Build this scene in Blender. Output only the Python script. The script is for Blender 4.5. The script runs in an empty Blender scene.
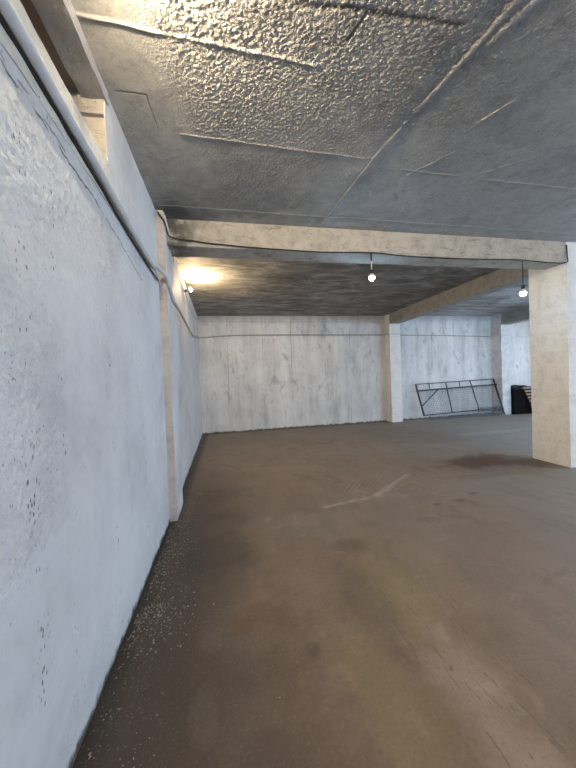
import bpy, bmesh, math, random
import numpy as np
from mathutils import Vector, Matrix, noise as mn
random.seed(4)
scene = bpy.context.scene
COL = scene.collection
PI = math.pi

# ---------------------------------------------------------------- room measurements (metres, camera foot at the origin)
XL, XR, YB, YR, H = -0.66, 13.5, 8.99, -4.0, 3.33
XP, XQ = 4.97, 8.91          # left faces of the two rows of columns
BY0, BY1, ZB = 3.67, 3.99, 3.03

# ---------------------------------------------------------------- camera
F, YAW, PITCH, ROLL = 309.1678, .1961, -.02, -.0394
cd = bpy.data.cameras.new('camera'); cam = bpy.data.objects.new('camera', cd); COL.objects.link(cam)
fw = Vector((math.sin(YAW)*math.cos(PITCH), math.cos(YAW)*math.cos(PITCH), math.sin(PITCH)))
ri = Vector((math.cos(YAW), -math.sin(YAW), 0)); up = ri.cross(fw)
r2 = ri*math.cos(ROLL) + up*math.sin(ROLL); u2 = -ri*math.sin(ROLL) + up*math.cos(ROLL)
m = Matrix((r2, u2, -fw)).transposed().to_4x4(); m.translation = Vector((0, 0, 1.5)); cam.matrix_world = m
cd.sensor_fit = 'VERTICAL'; cd.sensor_height = 24; cd.lens = 24*F/768; cd.clip_start = .02
scene.camera = cam

# ---------------------------------------------------------------- node expressions
class X:
    """a node socket with arithmetic"""
    def __init__(s, nt, sock): s.nt, s.s = nt, sock
    def op(s, o, *a, clamp=False):
        n = s.nt.nodes.new('ShaderNodeMath'); n.operation = o; n.use_clamp = clamp
        for i, v in enumerate((s,)+a):
            if isinstance(v, X): s.nt.links.new(v.s, n.inputs[i])
            else: n.inputs[i].default_value = v
        return X(s.nt, n.outputs[0])
    def __add__(s, o): return s.op('ADD', o)
    __radd__ = __add__
    def __mul__(s, o): return s.op('MULTIPLY', o)
    __rmul__ = __mul__
    def __sub__(s, o): return s.op('SUBTRACT', o)
    def __rsub__(s, o): return (s*-1)+o
    def __truediv__(s, o): return s.op('DIVIDE', o)
    def abs(s): return s.op('ABSOLUTE')
    def max(s, o): return s.op('MAXIMUM', o)
    def min(s, o): return s.op('MINIMUM', o)
    def pw(s, o): return s.op('POWER', o)
    def ss(s, a, b, lo=0., hi=1.):
        n = s.nt.nodes.new('ShaderNodeMapRange'); n.interpolation_type = 'SMOOTHSTEP'
        s.nt.links.new(s.s, n.inputs[0])
        for k, v in zip((1, 2, 3, 4), (a, b, lo, hi)): n.inputs[k].default_value = v
        return X(s.nt, n.outputs[0])

class Mat:
    def __init__(s, name, rough=.85, spec=.3):
        s.m = bpy.data.materials.new(name); s.m.use_nodes = True; s.nt = s.m.node_tree
        s.b = s.nt.nodes['Principled BSDF']; s.b.inputs['Roughness'].default_value = rough
        s.b.inputs['Specular IOR Level'].default_value = spec
        g = s.nt.nodes.new('ShaderNodeNewGeometry'); s.pos = g.outputs['Position']
        sp = s.nt.nodes.new('ShaderNodeSeparateXYZ'); s.nt.links.new(s.pos, sp.inputs[0])
        s.x, s.y, s.z = (X(s.nt, sp.outputs[i]) for i in range(3))
    def vec(s, x, y, z):
        n = s.nt.nodes.new('ShaderNodeCombineXYZ')
        for i, v in enumerate((x, y, z)):
            if isinstance(v, X): s.nt.links.new(v.s, n.inputs[i])
            else: n.inputs[i].default_value = v
        return n.outputs[0]
    def noise(s, scale, detail=4, rough=.5, st=(1, 1, 1), dist=0, off=0):
        key = (scale, detail, rough, st, dist, off); C = s.__dict__.setdefault('cache', {})
        if key not in C: C[key] = s._noise(*key)
        return C[key]
    def _noise(s, scale, detail, rough, st, dist, off):
        n = s.nt.nodes.new('ShaderNodeTexNoise'); n.inputs['Scale'].default_value = scale
        n.inputs['Detail'].default_value = detail; n.inputs['Roughness'].default_value = rough; n.inputs['Distortion'].default_value = dist
        s.nt.links.new(s.vec(s.x*st[0]+off, s.y*st[1]+off*.7, s.z*st[2]), n.inputs['Vector'])
        return X(s.nt, n.outputs[0])
    def voro(s, scale, feature='F1', st=(1, 1, 1), off=0, rnd=1, smooth=None):
        n = s.nt.nodes.new('ShaderNodeTexVoronoi'); n.feature = feature; n.inputs['Scale'].default_value = scale
        n.inputs['Randomness'].default_value = rnd
        wob = s.noise(scale*1.3, 2, off=3+off)*(.35/scale)
        s.nt.links.new(s.vec(s.x*st[0]+off+wob, s.y*st[1]+wob, s.z*st[2]+wob), n.inputs['Vector'])
        return X(s.nt, n.outputs['Distance'])
    def seg(s, u, v, a, b, w, wob=0., wscale=6., soft=1.):
        """1 on the line a-b in the plane (u,v), falling to 0 at distance w"""
        ax, ay = a; dx, dy = b[0]-a[0], b[1]-a[1]; L2 = dx*dx+dy*dy
        if wob:
            k = (s.noise(5. if wscale < 8 else 13., 3, off=1.7)-.5)*(2*wob); u = u+k; v = v-k
        pu, pv = u-ax, v-ay
        t = (pu*dx+pv*dy)/L2; t = t.max(0.).min(1.)
        du, dv = pu-t*dx, pv-t*dy
        d = (du*du+dv*dv).pw(.5)
        return d.ss(w*(1-soft), w, 1., 0.)
    def blob(s, u, v, c, ru, rv, wob=.25, wscale=4, edge=.5):
        k1 = (s.noise(2.2, 5, .65, off=41)-.5); k2 = (s.noise(2.2, 5, .65, off=47)-.5)
        du, dv = (u-c[0]+k1*(2.2*ru))/ru, (v-c[1]+k2*(2.2*rv))/rv
        d = (du*du+dv*dv).pw(.5)+(s.noise(2.5 if wscale < 3.5 else (5. if wscale < 8 else 14.), 4, .6, off=.9)-.5)*(2*wob)
        return d.ss(1-edge, 1+edge*.5, 1., 0.)
    def ramp(s, fac, stops):
        n = s.nt.nodes.new('ShaderNodeValToRGB'); e = n.color_ramp.elements
        while len(e) > 1: e.remove(e[-1])
        e[0].position = stops[0][0]; e[0].color = (*stops[0][1], 1)
        for p, c in stops[1:]: q = e.new(p); q.color = (*c, 1)
        s.nt.links.new(fac.s, n.inputs[0]); return n.outputs[0]
    def mix(s, fac, a, b):
        n = s.nt.nodes.new('ShaderNodeMix'); n.data_type = 'RGBA'
        if isinstance(fac, X): s.nt.links.new(fac.s, n.inputs[0])
        else: n.inputs[0].default_value = fac
        for i, v in ((6, a), (7, b)):
            if isinstance(v, tuple): n.inputs[i].default_value = (*v, 1)
            else: s.nt.links.new(v, n.inputs[i])
        return n.outputs[2]
    def color(s, c):
        if isinstance(c, tuple): s.b.inputs['Base Color'].default_value = (*c, 1)
        else: s.nt.links.new(c, s.b.inputs['Base Color'])
    def bump(s, h, dist=1., strength=1.):
        n = s.nt.nodes.new('ShaderNodeBump'); n.inputs['Strength'].default_value = strength; n.inputs['Distance'].default_value = dist
        s.nt.links.new(h.s, n.inputs['Height']); s.nt.links.new(n.outputs[0], s.b.inputs['Normal'])
    def rough(s, h): s.nt.links.new(h.s, s.b.inputs['Roughness'])
    def displace(s, h):
        n = s.nt.nodes.new('ShaderNodeDisplacement'); n.inputs['Midlevel'].default_value = 0; n.inputs['Scale'].default_value = 1
        s.nt.links.new(h.s, n.inputs['Height'])
        s.nt.links.new(n.outputs[0], s.nt.nodes['Material Output'].inputs['Displacement']); s.m.displacement_method = 'DISPLACEMENT'

def plain(name, c, rough=.6, spec=.4, metal=0, var=.15, scale=30):
    M = Mat(name, rough, spec); M.b.inputs['Metallic'].default_value = metal
    n = M.noise(scale, 4, .6); M.color(M.mix(n.ss(.35, .7), c, tuple(v*(1-var) for v in c)))
    M.bump(n, .001, .5); return M.m

# ---------------------------------------------------------------- materials
def m_left():
    M = Mat('whitewashed_plaster', .8, .3); y, z = M.y, M.z
    big = M.noise(1.3, 4, .55); mid = M.noise(9, 5, .6); fine = M.noise(70, 4, .65)
    # areas of thick uneven render
    rough = M.noise(1.1, 3, .5, off=5).ss(.48, .66)*.7
    rough = rough.max(M.blob(y, z, (1.12, 1.35), .35, .45, .4, 5)).max(M.blob(y, z, (1.25, 2.35), .5, .35, .35, 5))
    lump = M.voro(34, 'SMOOTH_F1', (1, 1, .7)); lum2 = M.noise(45, 3, .6, dist=.6)
    c = M.ramp(big+mid*.35-.17, [(.3, (.52, .52, .52)), (.5, (.64, .64, .635)), (.7, (.72, .72, .715))])
    c = M.mix(lum2.ss(.5, .68)*rough*.16+M.noise(28, 4, .65, off=2).ss(.52, .7)*.15, c, (.42, .42, .42))
    # vertical drip streaks
    st = M.noise(9, 4, .6, (1, 1, .07), off=2).ss(.56, .74)*M.noise(1.5, 2, off=9).ss(.4, .6)
    c = M.mix(st*.45, c, (.46, .455, .45))
    # the far part is greyer
    c = M.mix(y.ss(4.6, 5.4)*.35, c, (.55, .54, .52))
    # pits and chips, thick along the formwork joints
    joint = None
    for yy, wz in ((1.2, .05), (1.96, .02), (2.63, .04), (3.02, .025), (1.42, .02), (5.0, .03), (6.4, .03)):
        g = ((y-yy+(M.noise(2.2, 2, off=yy)-.5)*.05)/wz); g = (g*g*-1).op('EXPONENT')
        joint = g if joint is None else joint.max(g)
    d = M.voro(58, 'F1', (1, 1, .5), 1)
    pick = M.noise(13, 2, .5, (1, 1, .6), off=7)
    pits = d.ss(.10, .20, 1., 0.)*pick.ss(.65, .70)
    pj = d.ss(.16, .34, 1., 0.)*pick.ss(.47, .56)*joint*M.noise(3, 2, off=4).ss(.42, .55)
    pr = M.voro(75, 'F1', (1, 1, .6), 6).ss(.12, .3, 1., 0.)*M.noise(24, 2, off=8).ss(.5, .62)*rough
    pits = (pits*.65).max(pj).max(pr*.75)
    c = M.mix(pits, c, (.12, .115, .11))
    # long crack under the pipe
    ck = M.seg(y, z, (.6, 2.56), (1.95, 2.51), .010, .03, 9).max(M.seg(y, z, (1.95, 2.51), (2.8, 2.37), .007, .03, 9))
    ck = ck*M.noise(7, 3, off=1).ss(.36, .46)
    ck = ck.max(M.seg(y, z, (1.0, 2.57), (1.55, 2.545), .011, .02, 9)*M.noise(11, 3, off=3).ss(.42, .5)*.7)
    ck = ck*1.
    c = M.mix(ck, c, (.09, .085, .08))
    # gritty, dirty foot
    foot = (z+(M.noise(14, 4, .6, off=3)-.5)*.14).ss(.005, .05, 1., 0.)
    c = M.mix(foot, c, (.10, .085, .07))
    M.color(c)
    h = lump*rough*.011+lum2*rough*.010+mid*.007+fine*.0008
    M.bump(h, 1., .9); return M.m

def m_back():
    M = Mat('whitewashed_concrete', .85, .25); x, z = M.x, M.z
    big = M.noise(1.0, 5, .6); st = M.noise(3.2, 6, .65, (1, 1, .13)); st2 = M.noise(14, 4, .7, (1, 1, .05), off=4)
    c = M.ramp(big*.5+st*.6, [(.40, (.47, .462, .445)), (.52, (.65, .64, .62)), (.66, (.77, .76, .735))])
    c = M.mix(st2.ss(.55, .75)*.5, c, (.38, .37, .36))
    smear = M.noise(4.5, 6, .7, (1, 1, .5), dist=.5, off=11).ss(.54, .70)*z.ss(.4, 1.2)
    c = M.mix(smear*.7, c, (.31, .315, .32))
    c = M.mix(M.noise(9, 6, .75, (1, 1, .6), dist=.8, off=19).ss(.5, .7)*.35, c, (.33, .33, .33))
    c = M.mix((z+M.noise(4, 4, off=5)*.3).ss(3.2, 3.45)*.5, c, (.25, .25, .25))
    ln = None
    for xx in (.05, 1.05, 2.95, 1.9, 3.75, 6.6, 7.4, 8.1):
        g = M.seg(x, z, (xx, 0), (xx+.03, 3.3), .012, .01, 3)*M.noise(2.5, 3, off=xx).ss(.42, .6)
        ln = g if ln is None else ln.max(g)
    ln = ln.max(M.seg(x, z, (-.6, 3.16), (5, 3.14), .012, .02, 3)*.7)
    c = M.mix(ln*.75, c, (.2, .19, .18))
    foot = (z+(M.noise(9, 5, .65, off=3)-.5)*.16).ss(.01, .06, 1., 0.)
    c = M.mix(foot, c, (.14, .115, .09))
    d = M.voro(18, 'F1', (1, 1, .4), 1).ss(.08, .2, 1., 0.)*M.noise(8, 2, off=7).ss(.6, .66)
    c = M.mix(d*.8, c, (.15, .145, .14))
    M.color(c)
    M.bump(st*.01+M.noise(30, 5, .6)*.006-ln*.006-d*.004, 1., .7); return M.m

def m_beam(name, tone, dirt, lo=.72, hi=1.12):
    M = Mat(name, .85, .2); mid = M.noise(5, 6, .65); fine = M.noise(60, 4, .7)
    c = M.ramp(mid, [(.3, tuple(v*lo for v in tone)), (.5, tone), (.7, tuple(v*hi for v in tone))])
    g = M.noise(3.2, 6, .7, (1, 1, 6), off=4).ss(.56, .70)
    c = M.mix(g*dirt, c, (.20, .14, .09))
    c = M.mix(M.noise(14, 5, .75, off=9).ss(.48, .68)*.4*(dirt+.1), c, (.17, .14, .11))
    sp = M.voro(45, 'F1', off=2).ss(.1, .25, 1., 0.)*M.noise(18, 3, off=5).ss(.5, .6)
    c = M.mix(sp*.8, c, (.13, .10, .075))
    if dirt == .75: c = M.mix(M.x.ss(-.05, -.55)*M.noise(6, 4, .6, off=3).ss(.3, .5)*.85, c, (.06, .056, .052))
    M.color(c); bd = (M.z*55).op('SINE')
    M.bump(mid*.012+fine*.003-sp*.004+bd*.0007+M.noise(24, 4, .6, off=2)*.006, 1., .8); return M.m

def m_ceiling():
    M = Mat('grey_stippled_concrete', .68, .25); x, y = M.x, M.y
    big = M.noise(.8, 5, .6); mid = M.noise(6, 6, .7, dist=.6)
    c = M.ramp(big*.5+mid*.5, [(.32, (.20, .20, .195)), (.5, (.34, .337, .322)), (.68, (.47, .465, .445))])
    c = M.mix(M.noise(26, 4, .7, off=4).ss(.5, .7)*.35, c, (.10, .10, .095))
    c = M.mix(x.ss(1.1, 2.2)*y.ss(4., 3.6)*.25, c, (.22, .222, .225))
    # bare brownish boards marks beyond the beam
    bk = M.noise(2.0, 7, .74, (.6, 1.5, 1), dist=1.2, off=3)
    cb = M.ramp(bk, [(.36, (.10, .097, .09)), (.5, (.20, .19, .178)), (.62, (.36, .345, .32))])
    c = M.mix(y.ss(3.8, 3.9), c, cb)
    # right bay: thin whitewash streaks
    wr = M.noise(1.6, 6, .7, (.5, 1.5, 1), dist=.8, off=8).ss(.35, .6)*x.ss(4.9, 5.1)*y.ss(3.8, 3.9)
    c = M.mix(wr*.75, c, (.50, .51, .52))
    # fallen-off scrape lines
    marks = None
    for a, b, w in (((1.20, 3.6), (1.30, 2.45), .012), ((1.30, 2.45), (1.52, 1.2), .022), ((1.72, 2.62), (1.95, 2.28), .012), ((2.35, 2.55), (2.75, 2.2), .012),
                    ((3.0, 2.3), (3.5, 2.05), .01), ((1.52, 1.5), (1.62, 1.2), .03), ((1.9, 2.0), (2.0, 1.8), .012), ((.1, 5.2), (.9, 5.0), .015), ((1.1, 6.6), (1.35, 5.8), .015), ((1.9, 6.2), (2.5, 5.3), .015)):
        g = M.seg(x, y, a, b, w, .012, 5); marks = g if marks is None else marks.max(g)
    for yy, x0, x1, w in ((1.72, -.66, .6, .014), (2.41, -.25, 1.22, .010), (2.55, 1.3, 4.9, .012), (3.40, -.6, 4.9, .010)):
        marks = marks.max(M.seg(x, y, (x0, yy), (x1, yy+.05), w, .012, 3))
    marks = marks*M.noise(2.3, 3, .6, off=33).ss(.30, .46)
    c = M.mix(marks*.4, c, (.44, .43, .41))
    dk = M.seg(x, y, (.1, 1.50), (1.3, 1.44), .03, .03, 6).max(M.seg(x, y, (.78, 1.46), (.72, 1.62), .015, .02, 6))
    dk = dk.max(M.seg(x, y, (-.60, 2.12), (-.42, 2.12), .006)).max(M.seg(x, y, (-.42, 2.12), (-.40, 2.38), .006, .01))
    for yy in (4.7, 5.6, 6.7, 7.8): dk = dk.max(M.seg(x, y, (-.6, yy), (4.9, yy+.05), .010, .02, 2)*.7)
    dk = dk.max(M.seg(x, y, (1.9, 4.05), (1.95, 8.9), .008, .02, 2)*.6)
    c = M.mix(dk*.8, c, (.06, .058, .055))
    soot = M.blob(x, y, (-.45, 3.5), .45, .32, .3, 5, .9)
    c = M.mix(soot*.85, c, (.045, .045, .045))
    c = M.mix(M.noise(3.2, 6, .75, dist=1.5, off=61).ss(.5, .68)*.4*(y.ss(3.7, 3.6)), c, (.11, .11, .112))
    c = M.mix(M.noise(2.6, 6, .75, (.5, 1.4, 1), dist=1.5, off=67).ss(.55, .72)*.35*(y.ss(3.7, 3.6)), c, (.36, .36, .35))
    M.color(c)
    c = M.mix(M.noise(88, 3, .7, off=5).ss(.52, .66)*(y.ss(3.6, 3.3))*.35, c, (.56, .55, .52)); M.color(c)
    # thick spray stipple in the bay overhead, fading to trowelled
    zone = M.noise(1.6, 3, .5, off=6)*.7+(x-.1)*-.18+(y-1.6)*-.16
    zone = (zone+.12).ss(-.05, .30)*(x-(y-1.6)*.22).ss(-.50, -.12)*y.ss(3.55, 3.1)
    zone = zone*(.45+M.noise(3.5, 4, .6, off=14)*.9)
    zone = zone.max(M.blob(x, y, (2.1, 2.0), 1.5, .9, .5, 5, .9)*M.noise(2.8, 4, .6, off=51).ss(.42, .6)*.7)
    zone = zone.max(M.blob(x, y, (.7, 5.8), 1.8, 1.3, .3, 2, .8)*.9)
    v = M.voro(62, 'SMOOTH_F1', off=1)
    n = M.noise(56, 4, .66)
    st = (v.ss(.10, .55, 1., 0.)*.75+n.ss(.46, .62)*.45)
    h = st*zone*.0065+M.noise(4.5, 3, .5, off=2)*.004+marks*.007-dk*.005+x.ss(1.25, 1.45)*(y.ss(3.6, 3.5))*-.006
    M.displace(h)
    M.bump(M.noise(88, 3, .7, off=5).ss(.48, .66)*zone*.0070+M.noise(80, 4, .65)*.0022*(zone+.35)+M.noise(160, 3, .6)*.0008, 1., .8)
    return M.m

def m_floor():
    M = Mat('dusty_brown_concrete', .6, .35); x, y = M.x, M.y
    big = M.noise(.55, 6, .6, dist=.4); mid = M.noise(3.2, 6, .65, off=3); fine = M.noise(34, 5, .7)
    c = M.ramp(big*.55+mid*.35+fine*.1, [(.32, (.105, .077, .058)), (.46, (.175, .127, .092)), (.56, (.225, .168, .125)), (.70, (.30, .235, .18))])
    c = M.mix(M.noise(.9, 4, .6, off=12).ss(.5, .7)*.35, c, (.21, .185, .16))
    # the greyer floor of the right and far bays
    c = M.mix(x.ss(3.8, 6.5)*.6, c, (.27, .26, .24))
    c = M.mix(((x*.8+y*.35)-(M.noise(1.2, 4, off=2)*.8)).ss(.6, 2.2)*.30, c, (.34, .285, .23))
    mot = M.noise(1.7, 7, .72, dist=1.2, off=21)
    c = M.mix(mot.ss(.52, .68)*.45, c, (.12, .085, .062))
    c = M.mix(M.noise(2.6, 7, .74, dist=1.5, off=27).ss(.54, .70)*.35, c, (.38, .32, .26))
    rut = M.noise(3.0, 5, .65, (1.6, .35, 1), off=31).ss(.5, .68)
    c = M.mix(rut*.30, c, (.13, .10, .08))
    # dark damp dirt by the left wall
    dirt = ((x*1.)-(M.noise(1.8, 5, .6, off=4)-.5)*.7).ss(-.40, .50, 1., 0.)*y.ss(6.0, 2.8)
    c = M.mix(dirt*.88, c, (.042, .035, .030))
    dirt2 = M.blob(x, y, (-.3, .9), .95, 1.0, .35, 3, .8)
    c = M.mix(dirt2*.6, c, (.065, .048, .038))
    c = M.mix(M.blob(x, y, (-.15, 2.75), .35, .4, .35, 5)*.4, c, (.03, .026, .022))
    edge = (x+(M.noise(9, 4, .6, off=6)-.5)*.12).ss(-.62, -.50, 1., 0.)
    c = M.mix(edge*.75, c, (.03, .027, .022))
    be = (y+(M.noise(5, 4, .6, off=6)-.5)*.3).ss(8.75, 8.95)
    c = M.mix(be*.5, c, (.06, .045, .033))
    # tyre-polished stripe of pale dust with scuffs along it
    t = M.blob(x+(y-1)*-.05, y, (1.07, .6), .17, 1.25, .3, 3, .7)
    c = M.mix(t*.38, c, (.46, .385, .31))
    sc = None
    for k in range(26):
        xx = .84+.022*k+random.uniform(-.02, .02); y0 = random.uniform(.7, 1.9)
        g = M.seg(x, y, (xx, y0), (xx+random.uniform(-.03, .03), y0+random.uniform(.08, .3)), random.uniform(.004, .010), .022, 12)
        sc = g if sc is None else sc.max(g)
    c = M.mix(sc*M.noise(16, 3, off=8).ss(.42, .55)*.5, c, (.085, .064, .05))
    # ochre / greenish film
    g = M.blob(x, y, (1.12, 2.0), .25, .55, .45, 2.5, .8).max(M.blob(x, y, (.70, 1.2), .2, .7, .4, 2.5, .8)*.7)
    c = M.mix(g*.40, c, (.25, .215, .095))
    c = M.mix(M.blob(x, y, (.86, 1.9), .16, .5, .4, 3)*.3, c, (.06, .055, .035))
    # small puddle marks and patches
    for cx, cy, ru, rv, k, col in ((1.0, 2.55, .16, .12, .32, (.075, .055, .04)), (.41, 1.62, .05, .06, .35, (.05, .038, .03)), (-.16, 1.42, .07, .14, .25, (.17, .15, .125)),
                                   (-.14, 1.85, .09, .1, .25, (.14, .12, .1)), (.15, 1.95, .2, .12, .4, (.13, .075, .04)), (1.6, 3.0, .5, .16, .3, (.22, .175, .135)),
                                   (1.75, 2.35, .5, .22, .35, (.23, .19, .15)), (3.2, 5.2, 1.2, .5, .3, (.20, .15, .11)), (6.2, 6.3, 1.0, .16, .5, (.34, .34, .33)), (4.8, 5.6, .9, .3, .3, (.26, .25, .23))):
        c = M.mix(M.blob(x, y, (cx, cy), ru, rv, .45, 6, .5)*k, c, col)
    # rust stain beside the pillar
    c = M.mix(M.blob(x, y, (4.15, 4.35), .75, .38, .4, 2.5, .6)*.85, c, (.095, .040, .014))
    c = M.mix(M.blob(x, y, (4.75, 4.05), .3, .25, .35, 4, .5)*.6, c, (.06, .028, .014))
    # pale curved scrape and fan of brush marks
    s = M.seg(x, y, (1.05, 3.38), (1.75, 3.52), .055, .03, 4).max(M.seg(x, y, (1.75, 3.52), (2.1, 3.78), .075, .03, 4)).max(M.seg(x, y, (2.1, 3.78), (2.55, 4.12), .05, .03, 4))
    c = M.mix(s*M.noise(7, 4, off=2).ss(.3, .55)*.85, c, (.42, .345, .285))
    s2 = M.seg(x, y, (2.7, 3.98), (4.6, 3.72), .02, .05, 3)
    c = M.mix(s2*.4, c, (.32, .28, .24))
    br = None
    for k in range(7):
        xx = 1.35+.1*k
        q = M.seg(x, y, (xx, 3.72+.03*k), (xx+.24, 4.02+.02*k), .012, .01, 8); br = q if br is None else br.max(q)
    c = M.mix(br*.4, c, (.075, .055, .042))
    for a in ((2.28, 3.1), (2.9, 3.25), (2.6, 3.12)):
        c = M.mix(M.blob(x, y, a, .07, .04, .6, 14)*.5, c, (.05, .036, .028))
    gr = M.noise(55, 4, .75, off=4); c = M.mix(gr.ss(.52, .68)*.30, c, (.08, .06, .048)); c = M.mix(gr.ss(.46, .34)*.16, c, (.36, .31, .26))
    cr = M.voro(60, 'F1', off=7).ss(.12, .3, 1., 0.)*(x+M.noise(4, 4, off=8)*.5).ss(.05, -.35)*M.noise(9, 3, off=17).ss(.46, .56)
    c = M.mix(cr*.7, c, (.24, .215, .18))
    pk = M.voro(7, 'F1', off=3).ss(.02, .035, 1., 0.)
    c = M.mix(pk*.6, c, (.5, .47, .42))
    M.color(c)
    M.rough((mid*.35+.42).max(.35))
    M.bump(fine*.002+mid*.006+M.noise(110, 3, .6)*.0007+M.noise(12, 4, off=5)*.003, 1., .7); return M.m

MAT = dict(
    left=m_left(), back=m_back(), ceiling=m_ceiling(), floor=m_floor(),
    beam=m_beam('cream_beam_concrete', (.47, .435, .375), .75), beam2=m_beam('brown_beam_concrete', (.34, .325, .295), .8),
    pillar=m_beam('cream_whitewash', (.81, .79, .75), .2, .86, 1.04), column=m_beam('pale_whitewash', (.68, .67, .65), .2),
    pilaster=m_beam('pinkish_render', (.56, .51, .47), .2), sill=m_beam('cream_sill_render', (.72, .68, .58), .05),
    niche=m_beam('brown_plaster', (.33, .29, .26), .1), reveal=m_beam('beige_panel', (.50, .46, .39), .8), lintel=m_beam('grey_lintel', (.42, .41, .40), .1),
    pipe=plain('grey_white_plastic', (.62, .63, .64), .4, .5, 0, .12, 12), steel=plain('dull_galvanised_steel', (.40, .37, .31), .45, .5, .3, .3, 20),
    cable=plain('black_rubber', (.012, .012, .013), .5), whitecable=plain('white_flex', (.6, .6, .58), .5),
    socket=plain('black_bakelite', (.02, .02, .022), .4), collar=plain('white_bulb_housing', (.7, .7, .7), .4),
    iron=plain('dark_painted_iron', (.035, .04, .055), .5, .5, .2, .3, 40), wire=plain('rusty_grey_wire', (.16, .17, .19), .5, .4, .5, .4, 30),
    tar=plain('black_stained_wood', (.012, .011, .012), .85, .1, 0, .5, 8), sheet=plain('dark_blue_plastic_sheet', (.012, .014, .03), .4, .3, 0, .3, 8),
    wood=plain('weathered_pallet_wood', (.36, .28, .22), .85, .2, 0, .35, 14), darkwood=plain('reddish_dark_wood', (.06, .02, .022), .8, .2, 0, .3, 14),
    chip=plain('paint_flake', (.36, .325, .27), .9, .2, 0, .6, 60), outer=plain('outer_render', (.5, .5, .5), .9),
    steelgate=plain('grey_roller_steel', (.4, .42, .44), .5),
)
def emis(name, c, s):
    m = bpy.data.materials.new(name); m.use_nodes = True; b = m.node_tree.nodes['Principled BSDF']
    b.inputs['Base Color'].default_value = (.8, .8, .8, 1); b.inputs['Emission Color'].default_value = (*c, 1); b.inputs['Emission Strength'].default_value = s
    return m
MAT['cool'] = emis('cool_bulb_glass', (.42, .70, 1.0), 420)
MAT['warm'] = emis('warm_bulb_glass', (1.0, .74, .42), 5000)
MAT['warmnear'] = emis('warm_bulb_glass_near', (1.0, .80, .54), 8500)

# ---------------------------------------------------------------- mesh helpers
def finish(name, me, mat, parent=None, smooth=True):
    me.materials.append(mat)
    o = bpy.data.objects.new(name, me); COL.objects.link(o)
    if parent: o.parent = parent
    if smooth:
        me.shade_smooth(); me.set_sharp_from_angle(angle=math.radians(42))
    return o
def fin_bm(name, bm, mat, parent=None, smooth=True):
    bmesh.ops.recalc_face_normals(bm, faces=bm.faces)
    me = bpy.data.meshes.new(name); bm.to_mesh(me); bm.free(); return finish(name, me, mat, parent, smooth)
def struct(o, label=None, cat=None):
    o['kind'] = 'structure'
    if label: o['label'] = label; o['category'] = cat
    return o
def tag(o, label, cat, group=None, kind=None):
    o['label'] = label; o['category'] = cat
    if group: o['group'] = group
    if kind: o['kind'] = kind
    return o
def empty(name, loc):
    o = bpy.data.objects.new(name, None); o.location = loc; o.empty_display_size = .1; COL.objects.link(o); return o

def lattice(lo, hi, step):
    n = max(1, round((hi-lo)/step)); return [lo+(hi-lo)*i/n for i in range(n+1)]
def rough_box(verts, faces, lo, hi, step, amp, freq=2.5, fine=0.):
    """a closed box of small quads, its surface unsettled by noise of the given amplitude"""
    idx = {}
    ax = [lattice(lo[i], hi[i], step[i] if isinstance(step, tuple) else step) for i in range(3)]
    def v(i, j, k):
        key = (i, j, k)
        if key not in idx:
            p = Vector((ax[0][i], ax[1][j], ax[2][k]))
            q = mn.noise_vector(p*freq)*amp
            if fine: q = q+mn.noise_vector(p*13)*fine
            idx[key] = len(verts); verts.append(tuple(p+q))
        return idx[key]
    nx, ny, nz = (len(a)-1 for a in ax)
    for i in range(nx):
        for j in range(ny):
            faces.append((v(i, j, 0), v(i, j+1, 0), v(i+1, j+1, 0), v(i+1, j, 0))); faces.append((v(i, j, nz), v(i+1, j, nz), v(i+1, j+1, nz), v(i, j+1, nz)))
    for i in range(nx):
        for k in range(nz):
            faces.append((v(i, 0, k), v(i+1, 0, k), v(i+1, 0, k+1), v(i, 0, k+1))); faces.append((v(i, ny, k), v(i, ny, k+1), v(i+1, ny, k+1), v(i+1, ny, k)))
    for j in range(ny):
        for k in range(nz):
            faces.append((v(0, j, k), v(0, j, k+1), v(0, j+1, k+1), v(0, j+1, k))); faces.append((v(nx, j, k), v(nx, j+1, k), v(nx, j+1, k+1), v(nx, j, k+1)))
def rbox(name, boxes, mat, step=.08, amp=.006, freq=2.5, fine=0., parent=None):
    V, Fc = [], []
    for lo, hi in boxes: rough_box(V, Fc, lo, hi, step, amp, freq, fine)
    me = bpy.data.meshes.new(name); me.from_pydata(V, [], Fc); me.update(); return finish(name, me, mat, parent)

def add_box(bm, lo, hi, mtx=None):
    c = [(lo[i]+hi[i])/2 for i in range(3)]; s = [hi[i]-lo[i] for i in range(3)]
    M = Matrix.Translation(c) @ Matrix.Diagonal((*s, 1))
    bmesh.ops.create_cube(bm, size=1, matrix=(mtx @ M) if mtx else M)
def add_tube(bm, pts, r, n=10, cap=True):
    pts = [Vector(p) for p in pts]; rings = []; N = len(pts)
    rr = r if isinstance(r, (list, tuple)) else [r]*N
    ref = None
    for i, p in enumerate(pts):
        t = (pts[min(i+1, N-1)]-pts[max(i-1, 0)]).normalized()
        if ref is None: ref = t.orthogonal().normalized()
        ref = (ref-t*ref.dot(t)).normalized(); b = t.cross(ref)
        rings.append([bm.verts.new(p+(ref*math.cos(2*PI*k/n)+b*math.sin(2*PI*k/n))*rr[i]) for k in range(n)])
    for a, b in zip(rings, rings[1:]):
        for k in range(n): bm.faces.new((a[k], a[(k+1) % n], b[(k+1) % n], b[k]))
    if cap: bm.faces.new(rings[0][::-1]); bm.faces.new(rings[-1])
def bar(bm, a, b, w):
    """square steel bar from a to b"""
    a, b = Vector(a), Vector(b); d = b-a; q = d.to_track_quat('Z', 'Y').to_matrix().to_4x4()
    bmesh.ops.create_cube(bm, size=1, matrix=Matrix.Translation((a+b)/2) @ q @ Matrix.Diagonal((w, w, d.length, 1)))
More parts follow.
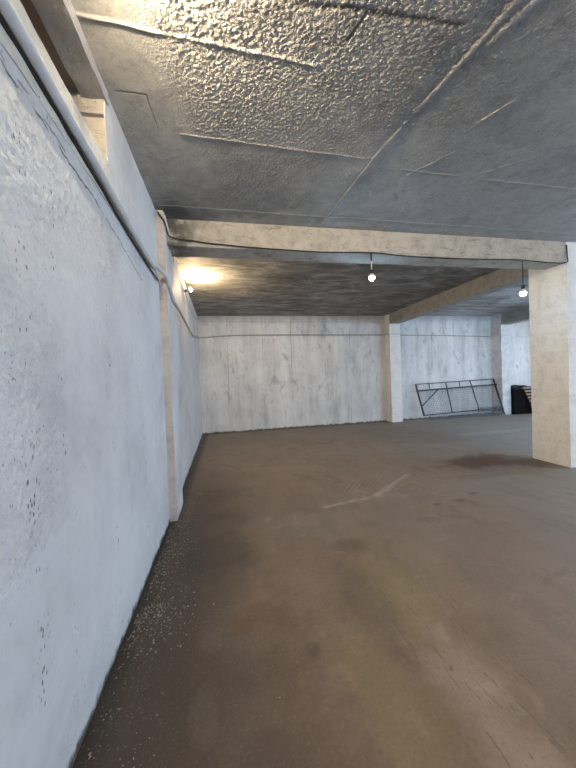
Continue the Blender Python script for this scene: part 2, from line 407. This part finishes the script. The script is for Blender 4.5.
def smooth_path(pts, per=8):
    P = [Vector(p) for p in pts]; out = []
    for i in range(len(P)-1):
        p0, p1, p2, p3 = P[max(i-1, 0)], P[i], P[i+1], P[min(i+2, len(P)-1)]
        for k in range(per):
            t = k/per
            out.append(.5*((2*p1)+(p2-p0)*t+(2*p0-5*p1+4*p2-p3)*t*t+(3*p1-p0-3*p2+p3)*t**3))
    out.append(P[-1]); return out
def tube(name, pts, r, mat, parent=None, n=10):
    bm = bmesh.new(); add_tube(bm, pts, r, n); return fin_bm(name, bm, mat, parent)

# ---------------------------------------------------------------- room shell
def grid_obj(name, xs, ys, z, flip, mat):
    nx, ny = len(xs), len(ys)
    Xg, Yg = np.meshgrid(xs, ys); V = np.stack([Xg.ravel(), Yg.ravel(), np.full(nx*ny, z)], 1)
    i = np.arange((ny-1)*(nx-1)); r = i//(nx-1); c = i % (nx-1); a = r*nx+c
    Q = np.stack([a, a+1, a+nx+1, a+nx], 1)
    if flip: Q = Q[:, ::-1]
    return V, Q
def mesh_np(name, V, Q, mat):
    me = bpy.data.meshes.new(name); n = len(Q)
    me.vertices.add(len(V)); me.vertices.foreach_set('co', V.astype(np.float32).ravel())
    me.loops.add(4*n); me.loops.foreach_set('vertex_index', Q.astype(np.int32).ravel())
    me.polygons.add(n); me.polygons.foreach_set('loop_start', np.arange(n, dtype=np.int32)*4)
    me.update(calc_edges=True); me.validate(); me.materials.append(mat); me.shade_smooth()
    o = bpy.data.objects.new(name, me); COL.objects.link(o); return o
# ceiling: fine grid over the near bay, coarser elsewhere (one connected grid of uneven spacing)
xs = np.concatenate([np.arange(XL-.9, XL-.04, .1), np.arange(XL-.02, 2.5, .007), np.arange(2.5, 5.2, .02), np.arange(5.2, XR+.3, .1)])
ys = np.concatenate([np.arange(YR-.2, 1.0, .1), np.arange(1.0, 3.72, .007), np.arange(3.72, 7.4, .014), np.arange(7.4, YB+.3, .03)])
V, Q = grid_obj('ceiling', xs, ys, H, True, None)
ceil = struct(mesh_np('ceiling', V, Q, MAT['ceiling']))
rbox('roof_slab', [((XL-1.2, YR-.3, H+.06), (XR+.4, YB+.4, H+.3))], MAT['outer'], 2, 0)
struct(bpy.data.objects['roof_slab'])
floor = struct(rbox('floor', [((XL-1.2, YR-.3, -.25), (XR+.4, YB+.4, 0))], MAT['floor'], (.25, .25, .3), 0))

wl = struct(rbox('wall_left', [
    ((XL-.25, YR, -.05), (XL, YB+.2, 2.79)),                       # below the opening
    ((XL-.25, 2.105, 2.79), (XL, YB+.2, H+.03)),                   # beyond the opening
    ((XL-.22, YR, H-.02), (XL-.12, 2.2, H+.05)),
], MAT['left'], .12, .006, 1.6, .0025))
for v in wl.data.vertices:
    if v.co.y > 4: v.co.x -= (v.co.y-4)*.012
struct(rbox('wall_column', [((XL-.05, 3.5, -.05), (XL+.075, 3.96, H+.02))], MAT['pilaster'], .05, .006, 3, .003), 'shallow pinkish pilaster on the left wall under the cross beam', 'pilaster')
MAT_side = MAT['left']
struct(rbox('wall_lining', [((XL-.05, 3.53, -.05), (XL+.080, 3.93, H+.02))], MAT['left'], .07, .005, 3, .002))
struct(rbox('wall_back', [((XL-.3, YB, -.05), (XR+.2, YB+.25, H+.03))], MAT['back'], .12, .008, 1.5, .002))
# opening high in the left wall: lintel, niche, beige end panel
struct(rbox('lintel', [((-.79, YR, 3.245), (XL+.01, 2.14, H+.03))], MAT['lintel'], .03, .006, 6, .006), 'rough grey lintel over the high opening in the left wall', 'lintel')
struct(rbox('trim_1', [((XL-.12, YR, 2.60), (XL+.006, 2.12, 2.855))], MAT['sill'], .03, .004, 7, .003), 'cream rendered sill of the high opening in the left wall', 'sill')
struct(rbox('wall_niche', [((-1.75, YR, 2.6), (-1.6, 2.5, H+.1)), ((-1.7, YR, 2.6), (XL-.2, 2.3, 2.79)), ((-1.7, YR, 3.285), (-.78, 2.3, H+.03))], MAT['niche'], .1, .006, 3, .003))
struct(rbox('wall_reveal', [((-1.65, 2.10, 2.78), (XL-.004, 2.2, H))], MAT['reveal'], .04, .004, 5, .003))
struct(rbox('trim_2', [((-.85, 2.07, 3.135), (XL-.005, 2.10, 3.155)), ((-.80, 2.085, 2.80), (-.788, 2.10, 3.25))], MAT['pilaster'], .03, .001))

# right and rear walls, outside the view, with the wide vehicle openings that let the daylight in
D0, D1, DZ = -3.3, 3.6, 2.75
struct(rbox('wall_right', [((XR, YR, -.05), (XR+.2, D0, H)), ((XR, D1, -.05), (XR+.2, 4.0, H)), ((11.0, 3.9, -.05), (XR, 4.1, H)), ((11.0, 8.6, -.05), (11.2, YB, H)), ((11.0, 4.1, -.05), (11.2, 8.6, .3)), ((11.0, 4.1, 2.95), (11.2, 8.6, H)), ((XR, D0, DZ), (XR+.2, D1, H))], MAT['back'], .5, .004))
E0, E1 = 3.2, 9.5
struct(rbox('wall_rear', [((XL-.2, YR-.2, -.05), (E0, YR, H)), ((E1, YR-.2, -.05), (XR+.2, YR, H)), ((E0, YR-.2, DZ), (E1, YR, H))], MAT['back'], .5, .004))

# beams and columns
struct(rbox('concrete_beam', [((XL-.02, BY0, ZB), (XR, BY1, H+.03))], MAT['beam'], .05, .007, 3, .004), 'long cream concrete cross beam spanning from the left wall to the pillar', 'beam')
struct(rbox('concrete_beam', [((XP, BY1-.02, ZB), (XP+.30, YB+.05, H+.03))], MAT['beam2'], .05, .006, 3, .004), 'brownish beam running from the pillar to the back wall', 'beam')
struct(rbox('concrete_beam', [((XQ, BY1-.02, 2.97), (XQ+.30, YB+.05, H+.03))], MAT['beam2'], .08, .006, 3, .004), 'dark beam in the far right bay behind the pillar', 'beam')
struct(rbox('concrete_pillar', [((XP-.010, BY0-.006, -.05), (XP+.57, BY0+.58, H+.02))], MAT['pillar'], .05, .006, 3, .004), 'square cream painted concrete pillar at the right edge', 'pillar')
struct(rbox('wall_column', [((XP-.010, YB-.29, -.05), (XP+.35, YB+.05, H+.02))], MAT['pillar'], .05, .006, 3, .003), 'whitewashed column on the back wall left of the leaning metal frame', 'column')
struct(rbox('wall_column', [((XQ-.010, YB-.39, -.05), (XQ+.31, YB+.05, H+.02))], MAT['column'], .05, .006, 3, .003), 'grey-white column on the back wall right of the leaning metal frame', 'column')
struct(rbox('concrete_pillar', [((XQ, BY0, -.05), (XQ+.5, BY0+.55, H+.02))], MAT['pillar'], .1, .006, 3, .003))

# ---------------------------------------------------------------- pipe and conduits
pipe_pts = [(-.625, -3.9, 2.78), (-.625, 0, 2.71), (-.628, 1.12, 2.690), (-.628, 1.5, 2.672), (-.628, 1.9, 2.655), (-.628, 2.42, 2.618), (-.626, 2.95, 2.595), (-.622, 3.1, 2.60)]
bm = bmesh.new(); add_tube(bm, smooth_path(pipe_pts, 6), .024, 16)
pipe = tag(fin_bm('wall_pipe', bm, MAT['pipe']), 'grey-white plastic pipe running along the left wall below the opening', 'pipe')
q = [(-.622, 3.05, 2.597), (-.612, 3.28, 2.635), (-.562, 3.42, 2.60), (-.558, 3.55, 2.53), (-.556, 3.68, 2.475), (-.565, 3.80, 2.435)]
bm = bmesh.new(); add_tube(bm, smooth_path(q, 7), .020, 14)
b2 = fin_bm('bend', bm, MAT['pipe'], pipe)
q = [(-.565, 3.78, 2.44), (-.57, 4.0, 2.445), (-.60, 4.78, 2.475), (-.63, 6.4, 2.43), (-.66, 7.4, 2.54), (-.69, 8.9, 2.70)]
bm = bmesh.new(); add_tube(bm, smooth_path(q, 6), .018, 12)
cond = tag(fin_bm('steel_conduit', bm, MAT['steel']), 'dull metal conduit on the far part of the left wall', 'conduit')
bm = bmesh.new()
zz = [(-.70, 2.70), (-.55, 2.72), (.3, 2.765), (1.5, 2.765), (3, 2.75), (4.86, 2.725)]
add_tube(bm, smooth_path([(x, YB-.03, z) for x, z in zz], 6), .014, 8)
tag(fin_bm('back_wall_conduit', bm, MAT['steel']), 'thin conduit across the white back wall, left of the column', 'conduit')
bm = bmesh.new()
zz = [(4.93, 2.72), (5.34, 2.715), (5.42, 2.712)]
add_tube(bm, [(4.925, YB-.03, 2.722), (4.925, YB-.32, 2.722), (5.36, YB-.32, 2.715), (5.36, YB-.03, 2.715)], .017, 8)
tag(fin_bm('conduit_bridge', bm, MAT['pipe']), 'short white conduit wrapped around the whitewashed back column', 'conduit')
bm = bmesh.new()
add_tube(bm, smooth_path([(5.38, YB-.03, 2.715), (6.6, YB-.03, 2.695), (7.8, YB-.03, 2.66), (8.85, YB-.03, 2.63)], 6), .013, 8)
tag(fin_bm('back_wall_conduit', bm, MAT['steel']), 'thin conduit on the wall above the leaning metal frame', 'conduit')
bm = bmesh.new()
add_tube(bm, [(8.87, YB-.03, 2.63), (8.87, YB-.42, 2.62), (9.25, YB-.42, 2.61), (9.25, YB-.03, 2.60)], .014, 8)
add_tube(bm, [(9.25, YB-.03, 2.60), (10.97, YB-.03, 2.56)], .014, 8)
tag(fin_bm('back_wall_conduit', bm, MAT['pipe']), 'pale conduit in the far right bay above the dark crate', 'conduit')
for i, (yy, zc) in enumerate(((1.35, 2.702), (2.35, 2.634))):
    pass

# cables
tag(tube('pipe_shadow_line', smooth_path([(-.648, -3.9, 2.78), (-.648, 0, 2.705), (-.648, 1.15, 2.665), (-.648, 1.51, 2.645), (-.648, 1.86, 2.622), (-.648, 2.43, 2.582), (-.645, 3.08, 2.552), (-.640, 3.40, 2.55)], 6), .008, MAT['cable'], n=6), 'thin black line standing in for the shadow gap under the grey-white wall pipe', 'cable')  # thin black tube standing in for the dark shadow gap below the pipe
cpts = [(-.62, 3.42, 3.26), (-.57, 3.52, 3.20), (-.54, 3.62, 3.11), (-.3, 3.645, 3.085), (-.07, 3.645, 3.062), (.46, 3.645, 3.035), (1.2, 3.65, 3.022), (1.86, 3.65, 3.04), (2.3, 3.65, 3.018), (2.85, 3.65, 3.008),
        (3.56, 3.65, 3.018), (4.10, 3.65, 3.03), (4.58, 3.65, 3.01), (4.93, 3.65, 3.02), (4.955, 3.655, 3.12), (4.95, 3.655, 3.28)]
tag(tube('beam_cable', smooth_path(cpts, 7), .0075, MAT['cable'], n=6), 'black electric cable sagging along the lower edge of the cross beam', 'cable')
cp = [(-.56, 3.44, 3.24), (-.545, 3.62, 3.12), (-.545, 3.95, 3.10), (-.60, 4.2, 3.03), (-.60, 4.6, 3.10), (-.63, 5.0, 3.12), (-.64, 5.58, 3.08)]
tag(tube('lamp_cable', smooth_path(cp, 7), .010, MAT['whitecable'], n=6), 'pale cable drooping along the left wall to the far warm bulb', 'cable')
cp = [(-.64, 5.6, 3.08), (-.665, 6.3, 3.04), (-.68, 7.4, 2.98), (-.69, 8.3, 3.06), (-.695, 8.93, 3.2)]
tag(tube('corner_cable', smooth_path(cp, 7), .009, MAT['whitecable'], n=6), 'pale cable running on from the warm bulb to the back corner', 'cable')
bm = bmesh.new(); add_tube(bm, [(-.63, 3.43, 3.28), (-.59, 3.49, 3.235), (-.56, 3.60, 3.18)], .012, 8)
tag(fin_bm('bracket_tube', bm, MAT['steel']), 'short bright tube at the left end of the cross beam', 'tube')

# ---------------------------------------------------------------- bulbs
def lathe(bm, prof, mtx, n=20):
    rings = []
    for z, r in prof: rings.append([bm.verts.new(mtx @ Vector((r*math.cos(2*PI*k/n), r*math.sin(2*PI*k/n), z))) for k in range(n)])
    for a, b in zip(rings, rings[1:]):
        for k in range(n): bm.faces.new((a[k], a[(k+1) % n], b[(k+1) % n], b[k]))
    bm.faces.new(rings[0][::-1]); bm.faces.new(rings[-1])
def bulb(name, loc, axis, glass, s=1., deep=False):
    """loc = middle of the glass; axis = direction the glass points"""
    root = empty(name, loc)
    q = Vector(axis).to_track_quat('Z', 'Y').to_matrix().to_4x4()
    S = q @ Matrix.Diagonal((s, s, s, 1))
    bm = bmesh.new(); lathe(bm, [(-.075, .010), (-.073, .019), (-.045, .021), (-.043, .017), (-.034, .016)], S)
    fin_bm('socket', bm, MAT['socket'], root)
    bm = bmesh.new(); lathe(bm, [(-.036, .015), (-.030, .017), (-.018, .024), (-.004, .0305), (.0, .031)]+([(.002, .036), (.022, .040), (.022, .038), (.001, .034)] if deep else []), S)
    fin_bm('bulb_housing', bm, MAT['collar'], root)
    bm = bmesh.new(); lathe(bm, [(.0005, .0295), (.006, .031), (.016, .031), (.028, .027), (.037, .019), (.042, .010), (.044, .003)], S)
    fin_bm('bulb_glass', bm, glass, root)
    return root
A = bulb('hanging_bulb', (1.86, 3.645, 2.735), (0, 0, -1), MAT['cool'], 1.15)
tag(A, 'lit cool white bulb hanging from the middle of the cross beam', 'light bulb')
tube('cord', [(0, 0, .08), (.002, 0, .17), (0, 0, .22)], .006, MAT['whitecable'], A, 6); tube('cord_hook', [(0, 0, .20), (0, 0, .30)], .010, MAT['cable'], A, 6)
B = bulb('hanging_bulb', (4.155, 3.645, 2.575), (0, 0, -1), emis('cool_bulb_glass_side', (.42, .70, 1.0), 200), 1.25)
tag(B, 'lit cool white bulb hanging on a long black cord beside the pillar', 'light bulb')
tube('cord', [(0, 0, .09), (.004, 0, .25), (-.004, 0, .45)], .006, MAT['cable'], B, 6)
R = bulb('hanging_bulb', (8.3, 3.645, 2.6), (0, 0, -1), emis('added_fill_bulb_glass', (.42, .68, 1.0), 6500), 1.25)  # added fill light outside the view, shaped as a bulb, to brighten the right bay
tag(R, 'added unseen cool bulb brightening the right bay behind the pillar', 'light bulb')
tube('cord', [(0, 0, .09), (.004, 0, .25), (-.004, 0, .43)], .006, MAT['cable'], R, 6)
W = bulb('wall_bulb', (-.575, 5.66, 3.10), (.96, .0, .20), MAT['warm'], 1.15, True)
tag(W, 'lit warm yellow bulb fixed sideways on the left wall near the ceiling', 'light bulb')
# its twin over the near bay, just above the frame, whose glow rakes the ceiling
N = bulb('wall_bulb', (-.50, 1.12, 3.19), (1, -.04, .14), MAT['warmnear'], 1.15, True)
tag(N, 'lit warm bulb on the left wall above the view, raking the near ceiling', 'light bulb')

# ---------------------------------------------------------------- leaning metal frame with wire mesh
G = empty('metal_frame', (7.4, 8.7, 0))
def gp(x, t):      # a point of the leaning plane: x along the wall, t height
    y0 = 8.66+.26*t/1.15; y1 = 8.50+.38*t/1.15; k = y1/y0
    return (x*k+.03-7.4, y1-8.7, 1.5-(1.5-t)*k)
def gbar(name, a, b, w, mat='iron'):
    bm = bmesh.new(); bar(bm, gp(*a), gp(*b), w); return fin_bm(name, bm, MAT[mat], G, False)
gbar('top_rail', (5.92, 1.13), (8.87, 1.19), .022)
gbar('main_rail', (5.90, .92), (8.95, 1.00), .045)
gbar('bottom_rail', (6.0, .145), (8.05, .205), .028); gbar('bottom_rail', (8.03, .20), (9.0, .215), .02)
gbar('post', (5.91, 1.13), (6.02, .14), .04)
gbar('post', (7.0, 1.13), (7.04, .17), .026); gbar('post', (7.92, 1.17), (8.06, .20), .026); gbar('post', (8.84, 1.19), (8.99, -0.005), .036)
for x0, z1 in ((6.38, 1.14), (7.50, 1.16)): gbar('short_post', (x0, z1), (x0+.01, .94), .018)
gbar('brace', (6.68, .93), (5.96, .40), .024)
bm = bmesh.new()
for k in range(13):
    t = .20+.058*k; bar(bm, gp(6.0-.10*(t-.2), t+.0), gp(8.93-.12*(t-.2), t+.05), .0045)
for k in range(49):
    xx = 6.03+.06*k; bar(bm, gp(xx, .17), gp(xx-.08, .94), .0045)
fin_bm('wire_mesh', bm, MAT['wire'], G, False)
bm = bmesh.new()
for k in range(20):
    xx = 8.02+.048*k; bar(bm, gp(xx, .14), gp(xx-.01, .28), .013)
fin_bm('spike_row', bm, MAT['iron'], G, False)
tag(G, 'dark metal gate-like frame with wire mesh leaning on the back wall', 'metal frame')
P = empty('mesh_panel', (7.6, 8.8, 0))
bm = bmesh.new()
for k in range(5): bar(bm, (-1.35, -.17+.012*k, .012+.04*k), (1.3, -.17+.012*k, .012+.04*k+.004), .006 if k else .022)
for k in range(54): bar(bm, (-1.33+.05*k, -.17, .0), (-1.33+.05*k, -.13, .19), .005)
fin_bm('wire_grid', bm, MAT['wire'], P, False)
tag(P, 'low strip of grey wire mesh on the floor beneath the leaning frame', 'wire mesh')

# ---------------------------------------------------------------- dark crate and broken pallet
K = empty('dark_crate', (9.8, 8.7, 0))
bm = bmesh.new()
for k in range(8): add_box(bm, (-.55+.145*k, -.20, .0), (-.55+.145*k+.138, -.17, .84+.012*math.sin(k*2.1)))
for k in range(3): add_box(bm, (-.553, -.17+.11*k, 0), (-.53, -.17+.11*k+.104, .84))
add_box(bm, (-.52, -.165, .02), (.58, .2, .80))
fin_bm('planks', bm, MAT['tar'], K, False)
bm = bmesh.new(); nx, ny = 26, 12; g = []
for j in range(ny):
    for i in range(nx):
        x = -.58+1.2*i/(nx-1); y = -.22+.44*j/(ny-1)
        z = .88+.07*math.exp(-((x+.18)/.22)**2)+.03*mn.noise(Vector((x*6, y*6, 0)))
        if i == 0 or j == 0: z -= .07+.03*mn.noise(Vector((x*9, y*9, 3)))
        g.append(bm.verts.new((x, y, z)))
for j in range(ny-1):
    for i in range(nx-1): a = j*nx+i; bm.faces.new((g[a], g[a+1], g[a+nx+1], g[a+nx]))
ex = bmesh.ops.solidify(bm, geom=bm.faces[:], thickness=.012)
fin_bm('cover_sheet', bm, MAT['sheet'], K)
tag(K, 'black crate under a dark sheet in the far right corner bay', 'crate')
L = empty('wooden_pallet', (9.8, 8.33, 0))
def lean(x, z, off=0): return (x-9.8, (.095*z/.9)-.02+off, z)
bm = bmesh.new()
for a, b in (((9.50, .86), (9.86, .03)), ((10.02, .90), (10.38, .03)), ((10.5, .92), (10.86, .03))):
    bar(bm, lean(*a, .02), lean(*b, .02), .035)
fin_bm('stringer', bm, MAT['darkwood'], L, False)
for k in range(8):
    z = .86-.105*k; x0 = 9.50+(.86-z)*.434
    bm = bmesh.new()
    c0 = Vector(lean(x0-.02, z, -.015)); c1 = Vector(lean(x0+1.05, z+.01, -.015)); d = (c1-c0)
    bmesh.ops.create_cube(bm, size=1, matrix=Matrix.Translation((c0+c1)/2) @ Matrix.Diagonal((d.length, .018, .062, 1)))
    o = fin_bm('slat', bm, MAT['wood'], L, False)
tag(L, 'pale slatted wooden pallet leaning on the black crate behind the pillar', 'pallet')

# ---------------------------------------------------------------- flakes and grit along the left wall
bm = bmesh.new(); rnd = random.Random(8)
for k in range(1500):
    y = rnd.choice((rnd.gauss(2.9, .45), rnd.gauss(2.9, .4), rnd.uniform(1.0, 4.5), rnd.gauss(2.05, .12))); x = XL+.03+abs(rnd.gauss(0, .13 if y > 2.4 else .17))
    if XL+.10 > x and 3.45 < y < 4.0: x += .12
    s = rnd.choice((.002, .003, .003, .004, .005, .008)); a = rnd.uniform(0, PI); n = rnd.randint(3, 5)
    vs = [bm.verts.new((x+s*rnd.uniform(.6, 1.4)*math.cos(a+2*PI*i/n), y+s*rnd.uniform(.6, 1.4)*math.sin(a+2*PI*i/n), .001+rnd.uniform(0, s*.4))) for i in range(n)]
    tp = bm.verts.new((x, y, .002+s*.6))
    bm.faces.new(vs[::-1])
    for i in range(n): bm.faces.new((vs[i], vs[(i+1) % n], tp))
tag(fin_bm('debris', bm, MAT['chip'], None, False), 'pale paint flakes and grit scattered along the foot of the left wall', 'debris', kind='stuff')

# ---------------------------------------------------------------- daylight
w = bpy.data.worlds.new('world'); scene.world = w; w.use_nodes = True
bg = w.node_tree.nodes['Background']; bg.inputs[0].default_value = (.71, .82, 1.0, 1); bg.inputs[1].default_value = 6.1
def portal(name, loc, rot, sx, sy):
    l = bpy.data.lights.new(name, 'AREA'); l.shape = 'RECTANGLE'; l.size = sx; l.size_y = sy; l.cycles.is_portal = True
    o = bpy.data.objects.new(name, l); o.location = loc; o.rotation_euler = rot; COL.objects.link(o)
portal('daylight_portal', (XR+.21, (D0+D1)/2, DZ/2), (0, PI/2, 0), DZ, D1-D0)
portal('daylight_portal', (11.21, 6.35, 1.62), (0, PI/2, 0), 2.65, 4.5)
portal('daylight_portal', ((E0+E1)/2, YR-.21, DZ/2), (-PI/2, 0, PI), E1-E0, DZ)

scene.view_settings.view_transform = 'Standard'; scene.view_settings.look = 'None'
scene.view_settings.exposure = 0.0; scene.view_settings.gamma = 1; scene.view_settings.use_curve_mapping = False
scene.render.engine = 'CYCLES'; scene.cycles.max_bounces = 6; scene.cycles.diffuse_bounces = 5; scene.cycles.adaptive_threshold = .025; scene.cycles.use_denoising = True
